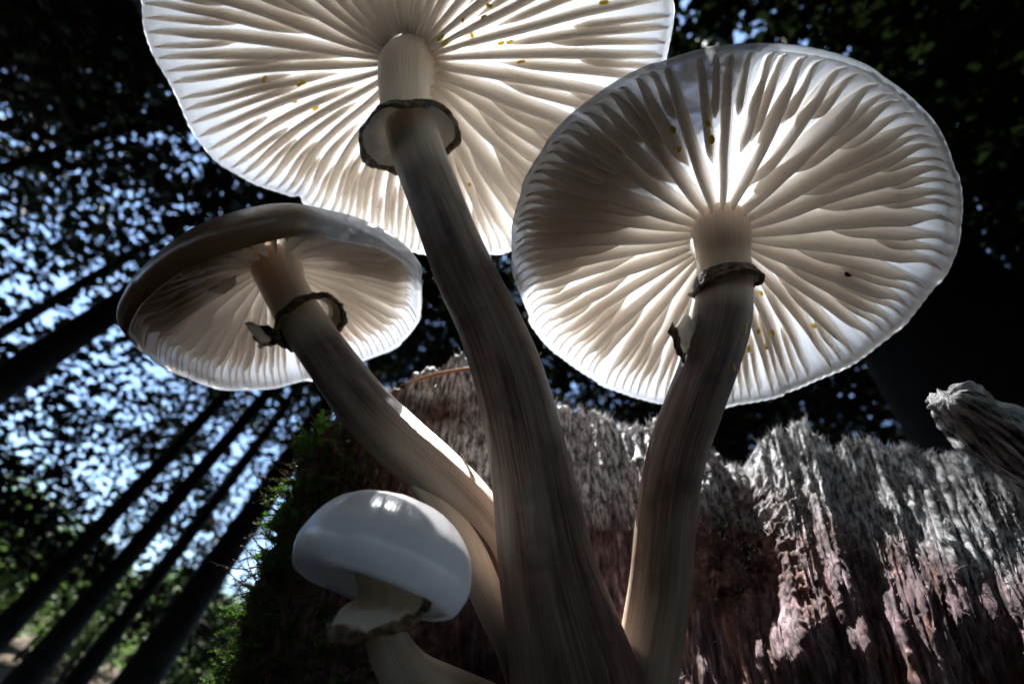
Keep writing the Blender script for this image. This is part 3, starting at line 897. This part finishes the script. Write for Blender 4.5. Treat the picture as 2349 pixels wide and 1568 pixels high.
cap(m1, base, (-2.0, 5.39, 6.98), (.095, .665, .741), 4.62,
    [(0, .40), (.3, .375), (.6, .29), (.8, .20), (.92, .115), (.985, .05), (1.0, .02), (.992, 0)],
    [(0, .30), (.3, .285), (.6, .215), (.8, .135), (.9, .08), (.96, .04), (.982, .008)],
    [(.10, .19), (.3, .15), (.5, .105), (.7, .06), (.85, .035), (.94, .03)],
    (931, 152, .18), 36, 5, M_CAP, big_r, outline=OUT_BIG, gw=1.0, groot=.09, wave=.8, gend=.982)
ring(m1, base, ray(934, 288) * 7.53, (.25, -.95, -.18), .40, .90, .34, 15, .88, (0.04, 0.03), .025, .014, 1.6)

# --- the right one
pts = [(1657, 552, 6.66, 118), (1660, 595, 6.58, 112), (1662, 660, 6.45, 116), (1655, 740, 6.3, 120), (1630, 830, 6.15, 118), (1592, 930, 6.0, 120), (1556, 1030, 5.9, 122),
       (1536, 1130, 5.8, 124), (1525, 1230, 5.7, 130), (1517, 1330, 5.62, 134), (1502, 1430, 5.58, 136), (1484, 1530, 5.58, 138), (1468, 1640, 5.7, 140)]
base = at(1484, 1530, 5.58)
m2 = tag(empty('mushroom', base), 'white mushroom with tilted fluted cap, narrow ring and dangling flap, brown seed on gills', 'mushroom', GM)
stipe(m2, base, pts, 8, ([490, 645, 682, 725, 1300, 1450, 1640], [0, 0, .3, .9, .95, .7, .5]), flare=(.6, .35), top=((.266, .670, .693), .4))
cap(m2, base, (2.82, .94, 6.59), (.266, .670, .693), 3.02,
    [(0, .50), (.3, .47), (.6, .37), (.8, .265), (.92, .165), (.99, .075), (1.0, .03), (.985, 0)],
    [(0, .37), (.3, .355), (.6, .285), (.8, .20), (.9, .135), (.96, .075), (.978, .012)],
    [(.12, .27), (.3, .205), (.5, .15), (.7, .095), (.85, .06), (.93, .06)],
    (1657, 552, .27), 26, 9, M_CAP, lambda th: 1 + .012 * fbm(np.cos(th) * 2, np.sin(th) * 2, 0, 94, 2), outline=OUT_RIGHT, gw=1.3, groot=.14, wave=.9, gend=.974, striae=.003)
ring(m2, base, ray(1661, 632) * 6.5, (.0, -.93, -.36), .37, .49, .22, 25, .84, (0.03, 0.02), .02, .016, 1.4)
flap(m2, base, [ray(1604, 722) * 6.2, ray(1535, 748) * 6.1, ray(1570, 820) * 6.0, ray(1585, 800) * 6.05], 14, 10, .012, 7, lambda u, v: .2 + .75 * sstep(.55, .95, u))

# --- the left one
pts = [(640, 628, 8.3, 104), (658, 672, 8.1, 98), (700, 745, 7.7, 100), (760, 830, 7.3, 108), (836, 930, 6.95, 118), (915, 1010, 6.75, 126), (1000, 1082, 6.6, 122),
       (1085, 1160, 6.5, 108), (1150, 1250, 6.45, 95), (1195, 1380, 6.5, 95), (1215, 1520, 6.6, 100)]
base = at(1205, 1480, 6.55)
m3 = tag(empty('mushroom', base), 'leaning mushroom with brown torn bell cap and split pale stem', 'mushroom', GM)
stipe(m3, base, pts, 12, ([585, 735, 775, 815, 950, 1010, 1300, 1500], [0, .1, .35, .9, .85, .65, .5, .8]), flare=(.6, .3), top=((-.388, .845, .369), .33))
spts = [(905, 1020, 6.75, 70), (960, 1085, 6.55, 66), (1015, 1160, 6.35, 66), (1062, 1235, 6.2, 74), (1100, 1320, 6.05, 78), (1132, 1400, 6.0, 74), (1165, 1480, 6.0, 62), (1190, 1560, 6.2, 60)]
stipe(m3, base, spts, 14, ([1020, 1250, 1400, 1500], [.3, .25, .5, .9]), 'torn_strand', nl=70, ns=40)
gpts = [(925, 1035, 6.85, 30), (975, 1090, 6.62, 62), (1040, 1160, 6.42, 70), (1095, 1230, 6.32, 62), (1130, 1300, 6.25, 40), (1150, 1370, 6.25, 20)]
stipe(m3, base, gpts, 16, ([1000, 1400], [1.3, 1.3]), 'split_flesh', nl=60, ns=32)
lt = lambda th: 1 + .03 * fbm(np.cos(th) * 1.7, np.sin(th) * 1.7, 0, 97, 3)
def left_decay_shade(th, rh, outer):  # brown torn decay, plus shade painted into the cap's upper-left side
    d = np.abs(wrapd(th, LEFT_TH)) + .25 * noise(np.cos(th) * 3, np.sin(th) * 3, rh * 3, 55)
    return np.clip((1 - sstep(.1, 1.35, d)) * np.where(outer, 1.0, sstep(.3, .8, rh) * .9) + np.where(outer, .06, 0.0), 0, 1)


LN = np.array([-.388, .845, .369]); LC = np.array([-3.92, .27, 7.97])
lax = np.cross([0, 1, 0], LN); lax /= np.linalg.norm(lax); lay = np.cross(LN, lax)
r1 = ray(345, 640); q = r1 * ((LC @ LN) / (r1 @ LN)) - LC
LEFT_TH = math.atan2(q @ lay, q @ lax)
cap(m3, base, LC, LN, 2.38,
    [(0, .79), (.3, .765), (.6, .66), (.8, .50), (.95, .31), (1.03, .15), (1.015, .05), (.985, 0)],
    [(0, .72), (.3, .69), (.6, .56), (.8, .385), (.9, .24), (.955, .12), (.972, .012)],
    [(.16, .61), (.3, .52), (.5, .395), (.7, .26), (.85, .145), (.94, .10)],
    (638, 622, .63), 25, 13, M_CAP, lt, gw=1.3, groot=.15, wave=.8, gend=.972, outline=OUT_LEFT, decay_shade=left_decay_shade, zwarp=lambda th: .04 * fbm(np.cos(th) * 1.5, np.sin(th) * 1.5, 0, 98, 2), striae=.001)
for q, (xa, ya, xb, yb, w_, d_) in enumerate(((345, 684, 450, 654, 30, 7.62), (400, 664, 540, 634, 30, 7.80), (330, 716, 430, 702, 26, 7.55))):
    flap(m3, base, [ray(xa, ya) * d_, ray(xb, yb) * d_, ray(xb - 10, yb + w_) * (d_ - .1), ray(xa + 4, ya + w_) * (d_ - .1)], 18, 6, .010, 60 + q, lambda u, v: .36 + .3 * noise(u * 4, v * 4, 0, 4), 'torn_gill', .07)
ring(m3, base, ray(705, 722) * 7.75, (.55, -.62, -.50), .38, .60, .28, 35, .84, (.02, .05), .03, .022, 1.5)
flap(m3, base, [ray(662, 756) * 7.5, ray(562, 741) * 7.4, ray(597, 800) * 7.35, ray(664, 782) * 7.45], 16, 10, .014, 31, lambda u, v: .85 - .5 * sstep(.45, .75, u) + .3 * noise(u * 5, v * 5, 0, 3))

# --- the small one
pts = [(862, 1290, 4.35, 86), (863, 1330, 4.30, 82), (868, 1390, 4.25, 80), (880, 1440, 4.24, 86), (905, 1505, 4.28, 96), (945, 1558, 4.42, 112), (1010, 1600, 4.75, 130), (1090, 1640, 5.3, 140), (1170, 1680, 6.0, 150)]
base = at(1010, 1600, 4.75)
m4 = tag(empty('mushroom', base), 'small domed grey mushroom with shiny cap low on the log', 'mushroom', GM)
stipe(m4, base, pts, 18, ([1285, 1380, 1450, 1680], [.1, .25, .5, .75]), ns=48, top=((.226, .712, .665), .3))
cap(m4, base, (-1.357, -2.450, 4.195), (.226, .712, .665), .85,
    [(0, 1.24), (.22, 1.225), (.43, 1.17), (.62, 1.07), (.80, .91), (.945, .69), (1.04, .45), (1.075, .24), (1.02, .06), (.96, -.02), (.92, -.01)],
    [(0, .80), (.3, .76), (.6, .64), (.8, .46), (.90, .25), (.93, .08), (.915, .01)],
    [(.22, .55), (.4, .44), (.6, .32), (.8, .22), (.90, .22)],
    (862, 1302, .45), 24, 19, M_SMALLCAP, lambda th: 1 + .02 * fbm(np.cos(th) * 1.5, np.sin(th) * 1.5, 0, 99, 2), gw=1.3, groot=.22, wave=.7, gend=.91, striae=.0008)
ring(m4, base, ray(868, 1380) * 4.26, (.10, -.96, -.10), .17, .50, .14, 45, .42, (.02, -.03), .012, .011, 1.6)

# ------------------------------------------------------------------ small things on the gills
bpy.context.view_layer.update()
DG = bpy.context.evaluated_depsgraph_get()


def hit(px, py):
    d = Vector(wdir(ray(px, py))).normalized()
    ok, p, nn, _, o, _ = SC.ray_cast(DG, Vector(CAMP), d)
    return (np.array(p), np.array(nn), o) if ok and (Vector(CAMP) - p).length < .3 else None


def pellet(name, p, nn, L, w, ang, mat, bend=.15):
    nn = nn / np.linalg.norm(nn)
    u = np.cross(nn, FWD + .01); u /= np.linalg.norm(u); q = np.cross(nn, u)
    d = math.cos(ang) * u + math.sin(ang) * q; s_ = np.cross(nn, d)
    ts = np.linspace(-1, 1, 9)
    path = p + nn * w * .7 + np.outer(ts * L / 2, d) + np.outer(bend * L * (ts ** 2 - .4), s_)
    v, f, _, _ = tube(path, w * np.sqrt(np.clip(1 - ts ** 4, .02, 1)) / 1.0, 8)
    i = np.arange(8)
    o = mesh(name, v - p, [f, np.array([i[::-1]]), np.array([i + 64])], mat)
    o.location = p
    return o


GR = [(608, 184), (690, 190), (677, 234), (725, 247), (1060, 45), (1110, 42), (1082, 80), (1150, 98), (1195, 145), (1010, 85), (1125, 15), (1385, 10), (1075, 425), (1020, 95), (1170, 95),
      (1620, 285), (1540, 300), (1628, 320), (1555, 345), (1745, 670), (1712, 752), (1738, 760), (1770, 762), (1720, 800), (1868, 745), (1685, 842), (1755, 795)]
for px, py in GR:
    h = hit(px, py)
    if h is None: continue
    o = pellet('yellow_grain', h[0], h[1], random.uniform(.0011, .0021), random.uniform(.00025, .00038), random.uniform(0, 3.1), M_YELLOW)
    big_ = h[2].parent is not None and (h[2].parent == m1 or h[2].parent.parent == m1)
    tag(o, 'tiny yellow grain on the gills of the largest cap' if big_ else 'tiny yellow grain on the gills of the right cap with the seed', 'grain', 'yellow grains on the big cap' if big_ else 'yellow grains on the seeded cap')
h = hit(1947, 631)
if h:
    tag(pellet('seed', h[0], h[1], .0016, .0005, .3, M_SEED, .05), 'dark brown seed stuck on white gills', 'seed')

# pine needle lying over the log
P = np.array([ray(918, 884) * 9.0, ray(985, 862) * 8.9, ray(1040, 850) * 8.8, ray(1092, 843) * 8.75])
v, f, _, _ = tube(W(catmull(P, 14)), np.interp(np.linspace(0, 1, 14), [0, .3, 1], [.00012, .00035, .00042]), 6)
tag(mesh('dry_needle', v, [f, np.array([[5, 4, 3, 2, 1, 0]]), np.array([[78, 79, 80, 81, 82, 83]])], M_NEEDLE), 'orange dry needle lying across the torn wood edge', 'needle')

# ------------------------------------------------------------------ moss
def sprig(p, d, L, nleaf, seed, ls=.10):
    """one feathery shoot: curved stem with small pointed leaves (camera cm)"""
    r = np.random.default_rng(seed)
    d = np.asarray(d, float) / np.linalg.norm(d)
    u = np.cross(d, [0.3, 0.2, 1]); u /= np.linalg.norm(u); w = np.cross(d, u)
    bend = r.normal(0, .35, 2)
    ts = np.linspace(0, 1, 7)
    path = p + np.outer(ts * L, d) + np.outer(ts ** 2 * L * bend[0], u) + np.outer(ts ** 2 * L * bend[1] - .15 * ts ** 2 * L, w)
    sv, sf, _, _ = tube(path, np.linspace(.014, .005, 7), 4)
    k = np.arange(nleaf); tl = .12 + .88 * k / nleaf
    a = k * 2.4 + r.uniform(0, 6)
    pos = np.stack([np.interp(tl, ts, path[:, c]) for c in range(3)], 1)
    out = np.cos(a)[:, None] * u + np.sin(a)[:, None] * w
    ld = out * .85 + d * .6; ld /= np.linalg.norm(ld, axis=1)[:, None]
    sdv = np.cross(ld, d); sdv /= np.linalg.norm(sdv, axis=1)[:, None]
    l = (ls * (1 - .55 * tl) * r.uniform(.7, 1.3, nleaf))[:, None]
    lv = np.stack([pos, pos + ld * l * .4 + sdv * l * .16, pos + ld * l + d * l * .2, pos + ld * l * .4 - sdv * l * .16], 1).reshape(-1, 3)
    b = np.arange(nleaf)[:, None] * 4 + len(sv)
    lf = np.concatenate([b + [0, 1, 2], b + [0, 2, 3]], 1).reshape(-1, 3)
    sf3 = np.concatenate([sf[:, :3], sf[:, [0, 2, 3]]])
    return np.concatenate([sv, lv]), np.concatenate([sf3, lf])


def moss_bed(n, seed, pick, mat, name, label, Lr=(.18, .5), nl=26, ls=.1):
    r = np.random.default_rng(seed)
    vs, fs, nv = [], [], 0
    k = 0
    while k < n:
        i, j = r.integers(10, nr - NBK - 1), r.integers(0, 330)
        if r.random() > pick(PXg[i, j], PYg[i, j], j): continue
        p = G3[i, j]; d = nrm[i, j] + r.normal(0, .5, 3) + np.array([-.35, .25, 0])
        v, f = sprig(p, d, r.uniform(*Lr), nl, seed * 1000 + k, ls)
        vs.append(v); fs.append(f + nv); nv += len(v); k += 1
    o = mesh(name, W(np.concatenate(vs)), np.concatenate(fs), mat, None, False)
    return tag(o, label, 'moss', None, 'stuff')


moss_bed(750, 3, lambda x, y, j: (1.0 if j < 70 else .35) * float(x < 900) * float(900 < y < 1750), M_MOSSOLD, 'old_moss', 'brown dried moss strands hanging over the dark end of the log', (.2, .7), 22, .09)
moss_bed(230, 4, lambda x, y, j: (1.0 if j < 60 else .25) * float(x < 880) * float(930 < y < 1700) * float(noise(x / 70, y / 70, 0, 9) > -.1), M_MOSS, 'moss', 'green feathery moss growing on the dark end of the log', (.2, .55), 30, .12)
SPR = [(735, 1010, 8.0, (-.1, 1, .1), .55, 'bright green moss sprig standing on the upper mossy corner'), (712, 1030, 7.9, (-1, .35, 0), .35, 'short green moss sprig beside the brightest tuft, pointing to the trees'),
       (665, 1190, 7.5, (-1, .2, 0), .45, 'moss sprig poking out toward the thick trunk beside the small cap'), (640, 1290, 7.3, (-.9, .6, 0), .5, 'green moss sprig on the log edge just beside the small shiny cap')]
for q, (px, py, d, dr, L, lab) in enumerate(SPR):
    vs, fs, nv = [], [], 0
    for z in range(7):
        v, f = sprig(ray(px, py) * d + rng.normal(0, .09, 3), np.array(dr, float) + rng.normal(0, .35, 3), L * rng.uniform(.6, 1.1), 44, 700 + q * 20 + z, .15)
        vs.append(v); fs.append(f + nv); nv += len(v)
    tag(mesh('moss_sprig', W(np.concatenate(vs)), np.concatenate(fs), M_MOSS, None, False), lab, 'moss', 'moss sprigs on the log edge')
